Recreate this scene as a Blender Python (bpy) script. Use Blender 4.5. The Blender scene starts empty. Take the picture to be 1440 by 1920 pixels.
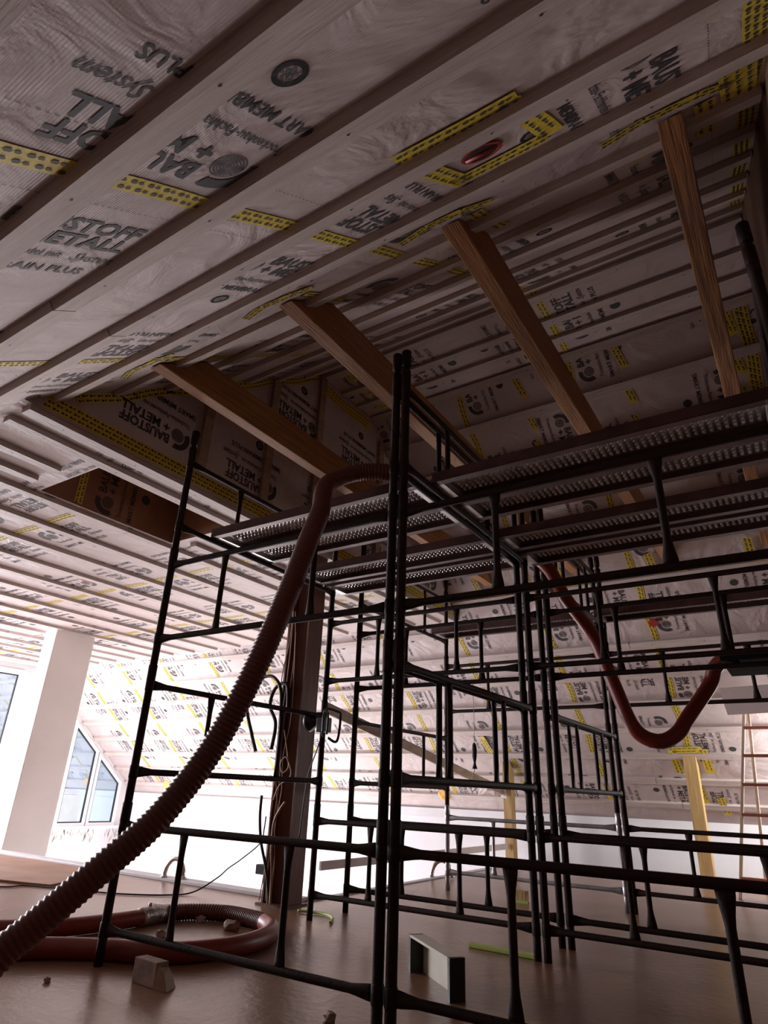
import bpy, bmesh, math, random
import numpy as np
from mathutils import Vector, Matrix
random.seed(7)
scene = bpy.context.scene
COL = scene.collection

# ------------------------------------------------------------------ camera, world, light, exposure
YAW, PITCH, ROLL, CAMZ = 0.5893, 0.4219, 0.0384, 0.851
cd = bpy.data.cameras.new('camera'); cam = bpy.data.objects.new('camera', cd); COL.objects.link(cam)
fwd = Vector((-math.sin(YAW)*math.cos(PITCH), math.cos(YAW)*math.cos(PITCH), math.sin(PITCH)))
right = Vector((math.cos(YAW), math.sin(YAW), 0)); up = right.cross(fwd)
r2 = math.cos(ROLL)*right + math.sin(ROLL)*up; u2 = -math.sin(ROLL)*right + math.cos(ROLL)*up
cam.matrix_world = Matrix(((r2.x, u2.x, -fwd.x, 0), (r2.y, u2.y, -fwd.y, 0), (r2.z, u2.z, -fwd.z, CAMZ), (0, 0, 0, 1)))
cd.sensor_width = 36; cd.lens = 1163.26/1920*36; cd.clip_start = 0.02; cd.clip_end = 200
scene.camera = cam

world = bpy.data.worlds.new('overcast_sky'); scene.world = world; world.use_nodes = True
wn = world.node_tree.nodes['Background']; wn.inputs[0].default_value = (0.50, 0.68, 0.85, 1); wn.inputs[1].default_value = 0.9

def area_light(name, loc, target, sx, sy, power, color):
    l = bpy.data.lights.new(name, 'AREA'); l.shape = 'RECTANGLE'; l.size = sx; l.size_y = sy
    l.energy = power; l.color = color
    o = bpy.data.objects.new(name, l); COL.objects.link(o); o.location = loc
    o.rotation_euler = (Vector(target)-Vector(loc)).to_track_quat('-Z', 'Y').to_euler()
    return o
# daylight: glazed left gable (two bays, the visible panes lie further back); the other areas are added fill without a window
area_light('daylight_left_glazing', (-13.1, 3.6, 1.75), (-5, 8.0, 0.0), 4.4, 2.0, 1250, (0.97, 0.95, 1.0))
area_light('fill_stairwell', (-8.0, 9.85, -1.75), (-7.0, 5.2, 1.2), 7.6, 1.2, 560, (1.0, 0.93, 0.92))  # added unseen fill from below, leaves the camera-side batten edges dark
area_light('fill_stairwell_side', (-13.1, 7.4, -1.75), (-6, 8.8, 1.2), 4.6, 1.3, 60, (0.97, 0.95, 1.0))  # added unseen fill that brightens the far wall and slope
area_light('fill_right_rear', (0.28, 8.9, 1.2), (-3.4, 8.6, 0.0), 1.1, 1.0, 130, (0.97, 0.98, 1.0))  # added fill for the rear right wall and floor, no window there
scene.view_settings.view_transform = 'Standard'; scene.view_settings.look = 'None'
scene.view_settings.exposure = 0.18; scene.view_settings.gamma = 1; scene.view_settings.use_curve_mapping = False

# ------------------------------------------------------------------ materials
def mat(name, color, rough=0.6, metal=0.0, var=0.0, vscale=6.0, bump=0.0, bscale=40.0, color2=None, spec=0.5, stretch=None):
    m = bpy.data.materials.new(name); m.use_nodes = True
    nt = m.node_tree; b = nt.nodes['Principled BSDF']
    b.inputs['Base Color'].default_value = (*color, 1); b.inputs['Roughness'].default_value = rough
    b.inputs['Metallic'].default_value = metal; b.inputs['Specular IOR Level'].default_value = spec
    tc = nt.nodes.new('ShaderNodeTexCoord')
    vec = tc.outputs['Object']
    if stretch:
        mp = nt.nodes.new('ShaderNodeMapping'); mp.inputs['Scale'].default_value = stretch
        nt.links.new(vec, mp.inputs['Vector']); vec = mp.outputs['Vector']
    if var or color2:
        n = nt.nodes.new('ShaderNodeTexNoise'); n.inputs['Scale'].default_value = vscale; n.inputs['Detail'].default_value = 5
        nt.links.new(vec, n.inputs['Vector'])
        cr = nt.nodes.new('ShaderNodeValToRGB'); c2 = color2 or tuple(max(0, c*(1-var)) for c in color)
        cr.color_ramp.elements[0].position = 0.35; cr.color_ramp.elements[1].position = 0.65
        cr.color_ramp.elements[0].color = (*c2, 1); cr.color_ramp.elements[1].color = (*color, 1)
        nt.links.new(n.outputs['Fac'], cr.inputs['Fac']); nt.links.new(cr.outputs['Color'], b.inputs['Base Color'])
    if bump:
        n2 = nt.nodes.new('ShaderNodeTexNoise'); n2.inputs['Scale'].default_value = bscale; n2.inputs['Detail'].default_value = 4
        nt.links.new(vec, n2.inputs['Vector'])
        bp = nt.nodes.new('ShaderNodeBump'); bp.inputs['Strength'].default_value = bump; bp.inputs['Distance'].default_value = 0.01
        nt.links.new(n2.outputs['Fac'], bp.inputs['Height']); nt.links.new(bp.outputs['Normal'], b.inputs['Normal'])
    return m
def membrane_mat(name, color, axis_scale):
    m = mat(name, color, 0.45, var=0.10, vscale=2.2, bump=0.0)
    nt = m.node_tree; b = nt.nodes['Principled BSDF']; tc = [n for n in nt.nodes if n.type == 'TEX_COORD'][0]
    n = nt.nodes.new('ShaderNodeTexNoise'); n.inputs['Scale'].default_value = 3.0; n.inputs['Detail'].default_value = 6; n.inputs['Distortion'].default_value = 1.2
    w = nt.nodes.new('ShaderNodeTexWave'); w.inputs['Scale'].default_value = 42; w.bands_direction = 'Y'; w.inputs['Distortion'].default_value = 0.4
    nt.links.new(tc.outputs['Object'], n.inputs['Vector']); nt.links.new(tc.outputs['Object'], w.inputs['Vector'])
    mx = nt.nodes.new('ShaderNodeMath'); mx.operation = 'MULTIPLY_ADD'; mx.inputs[1].default_value = 0.035
    nt.links.new(w.outputs['Fac'], mx.inputs[0]); nt.links.new(n.outputs['Fac'], mx.inputs[2])
    bp = nt.nodes.new('ShaderNodeBump'); bp.inputs['Strength'].default_value = 0.55; bp.inputs['Distance'].default_value = 0.05
    nt.links.new(mx.outputs[0], bp.inputs['Height']); nt.links.new(bp.outputs['Normal'], b.inputs['Normal'])
    return m
def wood_mat(name, color, dark, stretch):
    return mat(name, color, 0.6, color2=dark, vscale=3.0, bump=0.5, bscale=10, stretch=stretch)

M = {}
M['membrane'] = membrane_mat('vapour_membrane', (0.50, 0.41, 0.395), 1)
M['ink'] = mat('membrane_ink', (0.035, 0.03, 0.033), 0.6)
M['tape'] = mat('yellow_tape', (0.56, 0.42, 0.035), 0.5, bump=0.3, bscale=30)
M['batten'] = wood_mat('pale_batten_wood', (0.50, 0.42, 0.39), (0.42, 0.34, 0.31), (1, 12, 12))
M['batten_y'] = wood_mat('pale_batten_wood_along', (0.50, 0.42, 0.39), (0.42, 0.34, 0.31), (12, 1, 12))
M['beam'] = wood_mat('tan_beam_wood', (0.36, 0.155, 0.045), (0.25, 0.095, 0.027), (14, 0.9, 14))
M['old_beam'] = wood_mat('weathered_beam_wood', (0.40, 0.18, 0.06), (0.13, 0.05, 0.02), (22, 0.8, 22))
M['post_wood'] = wood_mat('yellow_post_wood', (0.46, 0.30, 0.11), (0.34, 0.20, 0.065), (14, 14, 0.9))
M['board_wood'] = wood_mat('brown_board_wood', (0.36, 0.25, 0.17), (0.26, 0.17, 0.11), (2, 2, 8))
M['plaster'] = mat('white_plaster', (0.72, 0.70, 0.71), 0.9, var=0.05, vscale=3, bump=0.15, bscale=60)
M['brown_plaster'] = mat('brown_clay_plaster', (0.17, 0.09, 0.06), 0.9, var=0.15, vscale=2)
M['column_plaster'] = mat('column_plaster', (0.72, 0.66, 0.63), 0.9, var=0.06, vscale=2, bump=0.15, bscale=60)
M['floor'] = mat('dusty_screed', (0.24, 0.125, 0.075), 0.30, color2=(0.165, 0.08, 0.045), vscale=1.3, bump=0.25, bscale=22, spec=0.7)
M['screed_edge'] = mat('floor_edge_concrete', (0.55, 0.53, 0.55), 0.5, var=0.1)
M['scaffold'] = mat('dark_red_brown_paint', (0.022, 0.005, 0.0035), 0.68, color2=(0.012, 0.004, 0.003), vscale=9, bump=0.2, bscale=60, spec=0.28)
M['scaffold_bright'] = mat('worn_galvanised_tube', (0.42, 0.42, 0.44), 0.4, metal=0.8, var=0.3, vscale=10)
M['galv'] = mat('galvanised_steel', (0.72, 0.68, 0.66), 0.33, metal=0.75, var=0.35, vscale=12)
M['galv_shade'] = mat('shaded_galvanised_steel', (0.11, 0.05, 0.045), 0.5, metal=0.3, var=0.4, vscale=7)  # plank flanges: shade under the deck put into the base colour
M['hose'] = mat('red_brown_hose', (0.115, 0.024, 0.013), 0.5, var=0.2, vscale=5)
M['hose_smooth'] = mat('red_hose', (0.21, 0.028, 0.015), 0.42, var=0.15, vscale=5)
M['chrome'] = mat('polished_steel', (0.75, 0.75, 0.78), 0.18, metal=1.0)
M['foil'] = mat('silver_duct_tape', (0.55, 0.53, 0.52), 0.35, metal=0.7, var=0.5, vscale=30, bump=0.8, bscale=30)
M['black'] = mat('black_plastic', (0.012, 0.011, 0.011), 0.45)
M['matt_black'] = mat('matt_black_board', (0.01, 0.008, 0.008), 0.9, spec=0.1)
M['blackrub'] = mat('black_cable', (0.015, 0.013, 0.013), 0.55)
M['beige'] = mat('beige_cable', (0.42, 0.27, 0.18), 0.5)
M['post_steel'] = mat('red_brown_steel', (0.16, 0.055, 0.03), 0.55, color2=(0.09, 0.03, 0.018), vscale=2, bump=0.3, bscale=14, stretch=(9, 9, 0.8))
M['white_frame'] = mat('white_window_frame', (0.80, 0.80, 0.82), 0.35)
M['gasket'] = mat('black_gasket', (0.012, 0.012, 0.014), 0.5)
M['red'] = mat('red_duct', (0.28, 0.02, 0.015), 0.45)
M['brownbox'] = mat('brown_lined_board', (0.30, 0.15, 0.08), 0.7, color2=(0.22, 0.10, 0.05), vscale=3)
M['debris'] = mat('rubble_piece', (0.30, 0.20, 0.15), 0.8, var=0.4, vscale=20)
M['greenish'] = mat('yellow_green_strip', (0.42, 0.52, 0.12), 0.5)
M['foam'] = mat('orange_foam', (0.75, 0.42, 0.10), 0.8, bump=0.8, bscale=20)
M['ivory'] = mat('pale_channel_metal', (0.52, 0.47, 0.38), 0.5, var=0.15, vscale=8)
M['bale'] = mat('olive_yellow_insulation', (0.48, 0.40, 0.10), 0.9, color2=(0.36, 0.30, 0.08), vscale=6, bump=0.6, bscale=12)
M['pink_board'] = mat('pale_pink_sheet', (0.62, 0.52, 0.50), 0.7, var=0.08)
M['smear'] = mat('mortar_smear', (0.42, 0.33, 0.29), 0.9)
M['rung'] = mat('red_rung_wood', (0.33, 0.11, 0.07), 0.6, var=0.2)
M['ladder_wood'] = mat('pale_ladder_wood', (0.62, 0.47, 0.34), 0.5, var=0.2)
def glass_mat():
    m = bpy.data.materials.new('window_glass'); m.use_nodes = True; nt = m.node_tree; nt.nodes.clear()
    out = nt.nodes.new('ShaderNodeOutputMaterial'); mix = nt.nodes.new('ShaderNodeMixShader')
    tr = nt.nodes.new('ShaderNodeBsdfTransparent'); tr.inputs[0].default_value = (0.62, 0.74, 0.82, 1)
    gl = nt.nodes.new('ShaderNodeBsdfGlossy'); gl.inputs['Roughness'].default_value = 0.01; gl.inputs[0].default_value = (0.85, 0.93, 1.0, 1)
    mix.inputs[0].default_value = 0.45
    nt.links.new(tr.outputs[0], mix.inputs[1]); nt.links.new(gl.outputs[0], mix.inputs[2]); nt.links.new(mix.outputs[0], out.inputs[0])
    return m
M['glass'] = glass_mat()

# ------------------------------------------------------------------ mesh helpers
class MB:
    def __init__(s): s.v = []; s.f = []; s.m = []; s.sm = []
    def add(s, vs, fs, mi=0, smooth=False):
        o = len(s.v); s.v.extend([tuple(v) for v in vs]); s.f.extend([tuple(i+o for i in f) for f in fs])
        s.m.extend([mi]*len(fs)); s.sm.extend([smooth]*len(fs))
    def quad(s, a, b, c, d, mi=0): s.add([a, b, c, d], [(0, 1, 2, 3)], mi)
    def box(s, lo, hi, mi=0):
        x0, y0, z0 = lo; x1, y1, z1 = hi
        s.add([(x0,y0,z0),(x1,y0,z0),(x1,y1,z0),(x0,y1,z0),(x0,y0,z1),(x1,y0,z1),(x1,y1,z1),(x0,y1,z1)],
              [(0,3,2,1),(4,5,6,7),(0,1,5,4),(1,2,6,5),(2,3,7,6),(3,0,4,7)], mi)
    def obox(s, c, ax, ay, az, mi=0):       # centre and three half vectors
        c, ax, ay, az = map(Vector, (c, ax, ay, az))
        vs = [c+sx*ax+sy*ay+sz*az for sz in (-1, 1) for sx, sy in ((-1,-1),(1,-1),(1,1),(-1,1))]
        s.add(vs, [(0,3,2,1),(4,5,6,7),(0,1,5,4),(1,2,6,5),(2,3,7,6),(3,0,4,7)], mi)
    def beam(s, a, b, w, h, upv=(0,0,1), mi=0):
        a, b = Vector(a), Vector(b); d = (b-a); u = Vector(upv); sd = d.cross(u).normalized(); u = sd.cross(d).normalized()
        s.obox((a+b)/2, d/2, sd*w/2, u*h/2, mi)
    def sweep(s, pts, rad, seg=12, mi=0, flat=None, caps=True, ref=None):
        """tube through pts; rad float or list of (ra, rb)"""
        P = [Vector(p) for p in pts]; n = len(P); rings = []
        T = [(P[min(i+1, n-1)]-P[max(i-1, 0)]).normalized() for i in range(n)]
        r0 = Vector(ref) if ref else (Vector((0,0,1)) if abs(T[0].z) < 0.9 else Vector((1,0,0)))
        nrm = (r0-T[0]*r0.dot(T[0])).normalized(); base = len(s.v)
        for i in range(n):
            nrm = (nrm-T[i]*nrm.dot(T[i])).normalized(); bi = T[i].cross(nrm)
            ra, rb = (rad, rad) if not hasattr(rad, '__len__') else (rad[i] if hasattr(rad[i], '__len__') else (rad[i], rad[i]))
            for k in range(seg):
                a = 2*math.pi*k/seg; s.v.append(tuple(P[i]+nrm*math.cos(a)*ra+bi*math.sin(a)*rb))
        for i in range(n-1):
            for k in range(seg):
                s.f.append((base+i*seg+k, base+i*seg+(k+1) % seg, base+(i+1)*seg+(k+1) % seg, base+(i+1)*seg+k)); s.m.append(mi); s.sm.append(True)
        if caps:
            s.f.append(tuple(base+k for k in range(seg))[::-1]); s.m.append(mi); s.sm.append(False)
            s.f.append(tuple(base+(n-1)*seg+k for k in range(seg))); s.m.append(mi); s.sm.append(False)
    def build(s, name, mats, parent=None, kind=None):
        me = bpy.data.meshes.new(name); me.from_pydata(s.v, [], s.f)
        for m in (mats if isinstance(mats, (list, tuple)) else [mats]): me.materials.append(m)
        me.polygons.foreach_set('material_index', s.m); me.polygons.foreach_set('use_smooth', s.sm); me.update()
        o = bpy.data.objects.new(name, me); COL.objects.link(o)
        if parent: o.parent = parent
        if kind: o['kind'] = kind
        return o
def tag(o, label, cat, group=None, kind=None):
    o['label'] = label; o['category'] = cat
    if group: o['group'] = group
    if kind: o['kind'] = kind
    return o
def empty(name, loc=(0,0,0)):
    o = bpy.data.objects.new(name, None); COL.objects.link(o); o.location = loc; o.empty_display_size = 0.1; return o
def copy_tree(o, parent=None):
    c = o.copy(); COL.objects.link(c)
    if parent: c.parent = parent
    for ch in [x for x in COL.objects if x.parent == o]: copy_tree(ch, c)
    return c
def smooth_path(pts, n=8):
    P = [Vector(p) for p in pts]; out = []
    for i in range(len(P)-1):
        p0, p1, p2, p3 = P[max(i-1,0)], P[i], P[i+1], P[min(i+2,len(P)-1)]
        for k in range(n):
            t = k/n; out.append(0.5*((2*p1)+(p2-p0)*t+(2*p0-5*p1+4*p2-p3)*t*t+(3*p1-p0-3*p2+p3)*t**3))
    out.append(P[-1]); return out
def bevel(o, w=0.004, seg=2):
    b = o.modifiers.new('bevel', 'BEVEL'); b.width = w; b.segments = seg; b.limit_method = 'ANGLE'; return o

# ------------------------------------------------------------------ printed membrane: glyph meshes in a block's own (right, down) frame
def text_mesh(s, size, bold=0.0, shear=0.0, space=1.0):
    cu = bpy.data.curves.new('t', 'FONT'); cu.body = s; cu.size = size; cu.offset = bold*size; cu.shear = shear
    cu.resolution_u = 2; cu.space_character = space
    ob = bpy.data.objects.new('t', cu); COL.objects.link(ob); dg = bpy.context.evaluated_depsgraph_get()
    me = ob.evaluated_get(dg).to_mesh(); vs = [(v.co.x, -v.co.y) for v in me.vertices]; fs = [tuple(p.vertices) for p in me.polygons]
    ob.evaluated_get(dg).to_mesh_clear(); bpy.data.objects.remove(ob); bpy.data.curves.remove(cu)
    return vs, fs
def ring(cx, cy, r0, r1, n=28, a0=0, a1=2*math.pi):
    vs = []; fs = []
    for i in range(n+1):
        a = a0+(a1-a0)*i/n
        vs += [(cx+r0*math.cos(a), cy+r0*math.sin(a)), (cx+r1*math.cos(a), cy+r1*math.sin(a))]
    for i in range(n): fs.append((2*i, 2*i+1, 2*i+3, 2*i+2))
    return vs, fs
def make_block(detail=True):
    V = []; F = []
    def put(vf, dr=0, dd=0, sx=1.0):
        vs, fs = vf; o = len(V); V.extend([(x*sx+dr, y+dd) for x, y in vs]); F.extend([tuple(i+o for i in f) for f in fs])
    def fit(s, size, r0, r1, d, **k):
        vs, fs = text_mesh(s, size, **k); w = max(x for x, y in vs); put((vs, fs), r0, d, (r1-r0)/w)
    fit('BAUSTOFF', 0.108, 0.07, 0.52, 0.165, bold=0.03)
    fit('+ METALL', 0.108, 0.085, 0.53, 0.258, bold=0.03)
    fit('Trockenbau-Fachhandel mit', 0.056, -0.10, 0.36, 0.345, bold=0.012)
    fit('System', 0.075, 0.39, 0.58, 0.352, bold=0.006, shear=0.5)
    fit('SMART MEMBRAIN PLUS', 0.064, -0.14, 0.50, 0.452, bold=0.018)
    for i in range(6 if detail else 3):     # ringed mark
        k = 0.0095 if detail else 0.019
        put(ring(0.0, 0.20, 0.004+i*k, 0.004+i*k+k*0.55))
    put(ring(-0.004, 0.195, 0.068, 0.115, 14, math.radians(150), math.radians(285)))     # its heavy tail
    if detail:
        put(ring(0.17, 0.56, 0.030, 0.046, 28)); put(ring(0.17, 0.56, 0.0005, 0.004, 10))
        for i in range(16):
            a = i*2.4; rr = 0.006+0.0015*i; put(ring(0.17+rr*math.cos(a), 0.56+rr*math.sin(a), 0.0018, 0.0052, 7))
        put(ring(0.17, 0.56, 0.031, 0.046, 28))
    else: put(ring(0.17, 0.56, 0.0005, 0.045, 20))
    return np.array(V), F
BLK = make_block(True); BLK_LO = make_block(False)
def place_block(mb, blk, O, r, d, n_in, off, mi, inside=None, scale=1.0):
    """O: world origin, r reading direction, d down direction (unit), n_in towards the room"""
    O, r, d, n = (np.array(x, float) for x in (O, r, d, n_in)); V, F = blk
    W = O+scale*V[:, :1]*r+scale*V[:, 1:2]*d+n*off
    keep = F
    if inside:
        ok = [inside(w) for w in W]; keep = [f for f in F if all(ok[i] for i in f)]
    used = sorted({i for f in keep for i in f}); idx = {j: k for k, j in enumerate(used)}
    mb.add([tuple(W[i]) for i in used], [tuple(idx[i] for i in f) for f in keep], mi)
def tape(mb, O, t, w, L, width, n_in, mi_t, mi_i, off=0.003, rows=3, wob=0.0):
    """strip of tape from O along t for L, w the sideways unit vector"""
    O, t, w, n = (np.array(x, float) for x in (O, t, w, n_in))
    k = max(2, int(L/0.12)); vs = []; ph = random.random()*6
    for i in range(k+1):
        s = L*i/k; q = wob*math.sin(s*9+ph)
        for sd in (-.5, .5): vs.append(tuple(O+t*s+w*(width*sd+q)+n*off))
    mb.add(vs, [(2*i, 2*i+1, 2*i+3, 2*i+2) for i in range(k)], mi_t)
    pitch = 0.058; cnt = int(L/pitch)
    for rw in range(rows):
        for i in range(cnt):
            s = pitch*(i+0.25+0.33*rw); q = wob*math.sin(s*9+ph)
            if s > L-0.03: continue
            c = O+t*s+w*(width*((rw+.5)/rows-.5)*0.92+q)+n*(off+0.002)
            for ds, hl, hw in ((-0.011, 0.0115, 0.0078), (0.013, 0.009, 0.006)):
                cc = c+t*ds
                mb.add([tuple(cc+t*hl*a+w*hw*b) for a, b in ((-1,-.3),(-.5,-1),(.6,-.9),(1,0),(.5,1),(-.6,.9))], [(0,1,2,3,4,5)], mi_i)
def dashes(mb, O, t, w, L, n_in, mi):
    O, t, w, n = (np.array(x, float) for x in (O, t, w, n_in))
    for i in range(int(L/0.022)):
        c = O+t*(0.022*i)+n*0.002
        mb.add([tuple(c+t*a*0.006+w*b*0.0012) for a, b in ((-1,-1),(1,-1),(1,1),(-1,1))], [(0,1,2,3)], mi)

# ------------------------------------------------------------------ the shell
XR, XG, XW = 0.33, -3.60, -13.30
YN, YE = 1.42, 7.27            # near and far edge of the low flat ceiling
ZC, ZT = 2.937, 4.84
tn, tf = 0.715, 0.85
YT0 = YN+(ZT-ZC)/tn; YT1 = YE-(ZT-ZC)/tf
YB, YF = -1.6, 10.0
zn = lambda y: ZC+tn*(y-YN)
zf = lambda y: ZC+tf*(YE-y)
ln, lf = math.hypot(1, tn), math.hypot(1, tf)
tN = np.array([0, 1/ln, tn/ln]); nN = np.array([0, tn/ln, -1/ln])      # up the near slope, into the room
tF = np.array([0, 1/lf, -tf/lf]); nF = np.array([0, -tf/lf, -1/lf])    # down the far slope, into the room
MM = [M['membrane'], M['ink'], M['tape']]

near = MB()
near.quad((XW,YB,zn(YB)), (XW,YN,ZC), (XR,YN,ZC), (XR,YB,zn(YB)))
near.quad((XG,YN,ZC), (XG,YT0,ZT), (XR,YT0,ZT), (XR,YN,ZC))
in_near = lambda p: (p[1] < YN-0.01 or p[0] > XG+0.02) and p[1] < YT0-0.01 and p[0] < XR-0.01 and p[1] > YB
seams = [0.28, -1.27, -2.88, -4.48, -6.08, -7.68]
X1 = np.array([1., 0, 0])
for i, xs in enumerate(seams):
    ymax = YT0 if xs > XG else YN
    y0 = 0.0 if xs > -5 else 0.3
    L = (ymax-y0)*ln
    tape(near, (xs, y0, zn(y0)), tN, X1, L, 0.075, nN, 2, 1, rows=2 if i else 3, wob=0.004)
    dashes(near, (xs-0.13, y0, zn(y0)), tN, X1, L, nN, 1)
    dashes(near, (xs+0.17, y0, zn(y0)), tN, X1, L, nN, 1)
    for k in range(-1, 5):
        ya = 0.74+0.99*k/1.0       # left column of the roll that starts at this seam: reads down-slope
        place_block(near, BLK, (xs, ya, zn(ya)), -tN, X1, nN, 0.0025, 1, in_near)
        yb = 0.36+0.95*k
        if i < 5: place_block(near, BLK, (xs-0.125, yb, zn(yb)), tN, -X1, nN, 0.0025, 1, in_near)
o = near.build('ceiling', MM, kind='structure')

def patch(mb, pts, surf, n_in, rows=2, width=0.07, mi_t=2, mi_i=1, off=0.006):
    """crumpled tape pieces along a polyline of (x, y) on a surface z = surf(y)"""
    P = [np.array([x, y, surf(y)]) for x, y in pts]
    for a, b in zip(P, P[1:]):
        t = b-a; L = np.linalg.norm(t); t = t/L; w = np.cross(n_in, t); w /= np.linalg.norm(w)
        tape(mb, a, t, w, L, width, n_in, mi_t, mi_i, off=off, rows=rows, wob=0.006)
BX = [-3.05, -1.975, -0.98, -0.04]          # left faces of the four tie beams
BW, BZ, BH = 0.095, 3.23, 0.25
ye = YN+(BZ-ZC)/tn
pn = MB()
for bx in BX:
    patch(pn, [(bx-0.20, ye-0.02), (bx-0.03, ye-0.07), (bx+BW+0.05, ye-0.06), (bx+BW+0.17, ye-0.02)], zn, nN, width=0.065)
    patch(pn, [(bx+BW+0.07, ye+0.02), (bx+BW+0.08, ye+0.36)], zn, nN, width=0.075)
    patch(pn, [(bx-0.10, ye+0.14), (bx-0.09, ye+0.30)], zn, nN, width=0.06)
for a, b in (((-0.78,1.155),(-0.36,1.165)), ((-0.39,1.17),(-0.355,1.50)), ((-0.37,1.49),(-0.74,1.50)), ((-0.74,1.32),(-0.70,1.53))):
    patch(pn, [a, b], zn, nN, width=0.085)
patch(pn, [(0.24,1.60),(0.24,2.05)], zn, nN, width=0.12, rows=3)
pn.build('adhesive_tape', MM, parent=o)
# red duct opening in the near slope
rd = MB(); c = np.array([-0.57, 1.375, zn(1.375)])
ringp = lambda r, h: [tuple(c+X1*r*math.cos(a)*1.0+tN*r*0.85*math.sin(a)-nN*h) for a in np.linspace(0, 2*math.pi, 28, endpoint=False)]
a = ringp(0.075, -0.008); b = ringp(0.062, -0.008); d = ringp(0.062, 0.12)
rd.add(a+b, [(i, (i+1) % 28, 28+(i+1) % 28, 28+i) for i in range(28)], 0, True)
rd.add(b+d, [(i, (i+1) % 28, 28+(i+1) % 28, 28+i) for i in range(28)], 0, True)
rd.add([tuple(np.array(p)*1.0) for p in ringp(0.0615, -0.0065)], [tuple(range(28))], 1)
rd.sweep([c+nN*0.009-X1*0.06, c+nN*0.009+X1*0.055], 0.008, 8, 0)
tag(rd.build('duct_sleeve', [M['red'], M['black']]), 'red duct opening cut through the roof membrane, ringed with yellow tape', 'duct')

# top flat strip
top = MB(); nT = (0, 0, -1.)
top.quad((XG,YT0,ZT), (XG,YT1,ZT), (XR,YT1,ZT), (XR,YT0,ZT))
in_top = lambda p: YT0 < p[1] < YT1 and XG < p[0] < XR
for xs in (-1.27, -2.88):
    tape(top, (xs, YT0, ZT), (0,1,0), X1, YT1-YT0, 0.075, nT, 2, 1, rows=2)
    place_block(top, BLK_LO, (xs, 4.78, ZT), (0,-1,0), X1, nT, 0.0025, 1, in_top); place_block(top, BLK_LO, (xs-0.125, 4.40, ZT), (0,1,0), -X1, nT, 0.0025, 1, in_top)
for y in (4.3, 4.6, 4.9): patch(top, [(-3.4,y-0.05),(-3.32,y+0.06)], lambda q: ZT, np.array(nT), width=0.08)
top.build('ceiling', MM, kind='structure')

# far slope
far = MB()
far.quad((XG,YT1,ZT), (XG,YE,ZC), (XR,YE,ZC), (XR,YT1,ZT))
far.quad((XW,YE,ZC), (XW,YF,zf(YF)), (XR,YF,zf(YF)), (XR,YE,ZC))
in_far = lambda p: p[1] < YF-0.25 and (p[1] > YE+0.03 or (p[0] > XG+0.02 and p[1] > YT1+0.02)) and p[0] < XR-0.02 and p[0] > XW+0.05
xs = -0.10; seamsF = [0.20] + [-1.30-1.2*k for k in range(10)]
for i, xs in enumerate(seamsF):
    y0 = YT1+0.05 if xs > XG else YE+0.05
    y1 = YF-0.28
    tape(far, (xs, y0, zf(y0)), tF, X1, (y1-y0)*lf, 0.07, nF, 2, 1, rows=2, wob=0.012)
    for k in range(0, 7):
        ya = 9.9-0.78*k; yb = 9.45-0.78*k
        place_block(far, BLK_LO, (xs, ya, zf(ya)), -tF, X1, nF, 0.0025, 1, in_far, 0.85)
        place_block(far, BLK_LO, (xs-0.09, yb, zf(yb)), tF, -X1, nF, 0.0025, 1, in_far, 0.85)
fo = far.build('ceiling', MM, kind='structure')

# low flat ceiling with its roof hatch opening
HX0, HX1, HY0, HY1 = -4.77, -3.97, 2.20, 3.50
flat = MB()
for a, b, c2, d2 in ((XW, HX0, YN, YE), (HX1, XG, YN, YE), (HX0, HX1, YN, HY0), (HX0, HX1, HY1, YE)):
    flat.quad((a,c2,ZC), (a,d2,ZC), (b,d2,ZC), (b,c2,ZC))
in_flat = lambda p: YN+.02 < p[1] < YE-.02 and XW+.02 < p[0] < XG-.02 and not (HX0-.01 < p[0] < HX1+.01 and HY0-.01 < p[1] < HY1+.01)
for ys in (2.62, 4.22, 5.82):
    if ys < 3: tape(flat, (-12.8, ys, ZC), X1, (0,1.,0), 8.0, 0.075, nT, 2, 1, rows=2, wob=0.008)
    else: tape(flat, (-12.8, ys, ZC), X1, (0,1.,0), 9.1, 0.075, nT, 2, 1, rows=2, wob=0.008)
    for k in range(10):
        xa = -12.6+0.99*k
        place_block(flat, BLK_LO, (xa, ys+0.02, ZC), X1, (0,1,0), nT, 0.0025, 1, in_flat)
        place_block(flat, BLK_LO, (xa+0.9, ys-0.12, ZC), -X1, (0,-1,0), nT, 0.0025, 1, in_flat)
tape(flat, (-4.0, 3.8, ZC), X1, (0,1.,0), 0.14, 0.07, nT, 2, 1, rows=2)
fl = flat.build('ceiling', MM, kind='structure')
hs = MB(); hz = ZC+0.50
hs.quad((HX0,HY0,ZC),(HX0,HY1,ZC),(HX0,HY1,hz),(HX0,HY0,hz)); hs.quad((HX1,HY0,ZC),(HX1,HY1,ZC),(HX1,HY1,hz),(HX1,HY0,hz))
hs.quad((HX0,HY1,ZC),(HX1,HY1,ZC),(HX1,HY1,hz),(HX0,HY1,hz)); hs.quad((HX0,HY0,ZC),(HX1,HY0,ZC),(HX1,HY0,hz),(HX0,HY0,hz))
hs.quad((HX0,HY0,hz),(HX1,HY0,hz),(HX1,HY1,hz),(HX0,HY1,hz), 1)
place_block(hs, BLK_LO, (HX0, 2.58, ZC+0.13), (0,0,1.), (0,1.,0), (1.,0,0), 0.003, 1, lambda p: HY0 < p[1] < HY1 and ZC+.01 < p[2] < hz, 1.0)
tape(hs, (HX0, 2.52, ZC+0.02), (0,0,1.), (0,1.,0), 0.46, 0.07, (1.,0,0), 2, 1, rows=2)
hs.build('hatch_shaft', [M['brownbox'], M['ink'], M['tape']], parent=fl)

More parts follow.
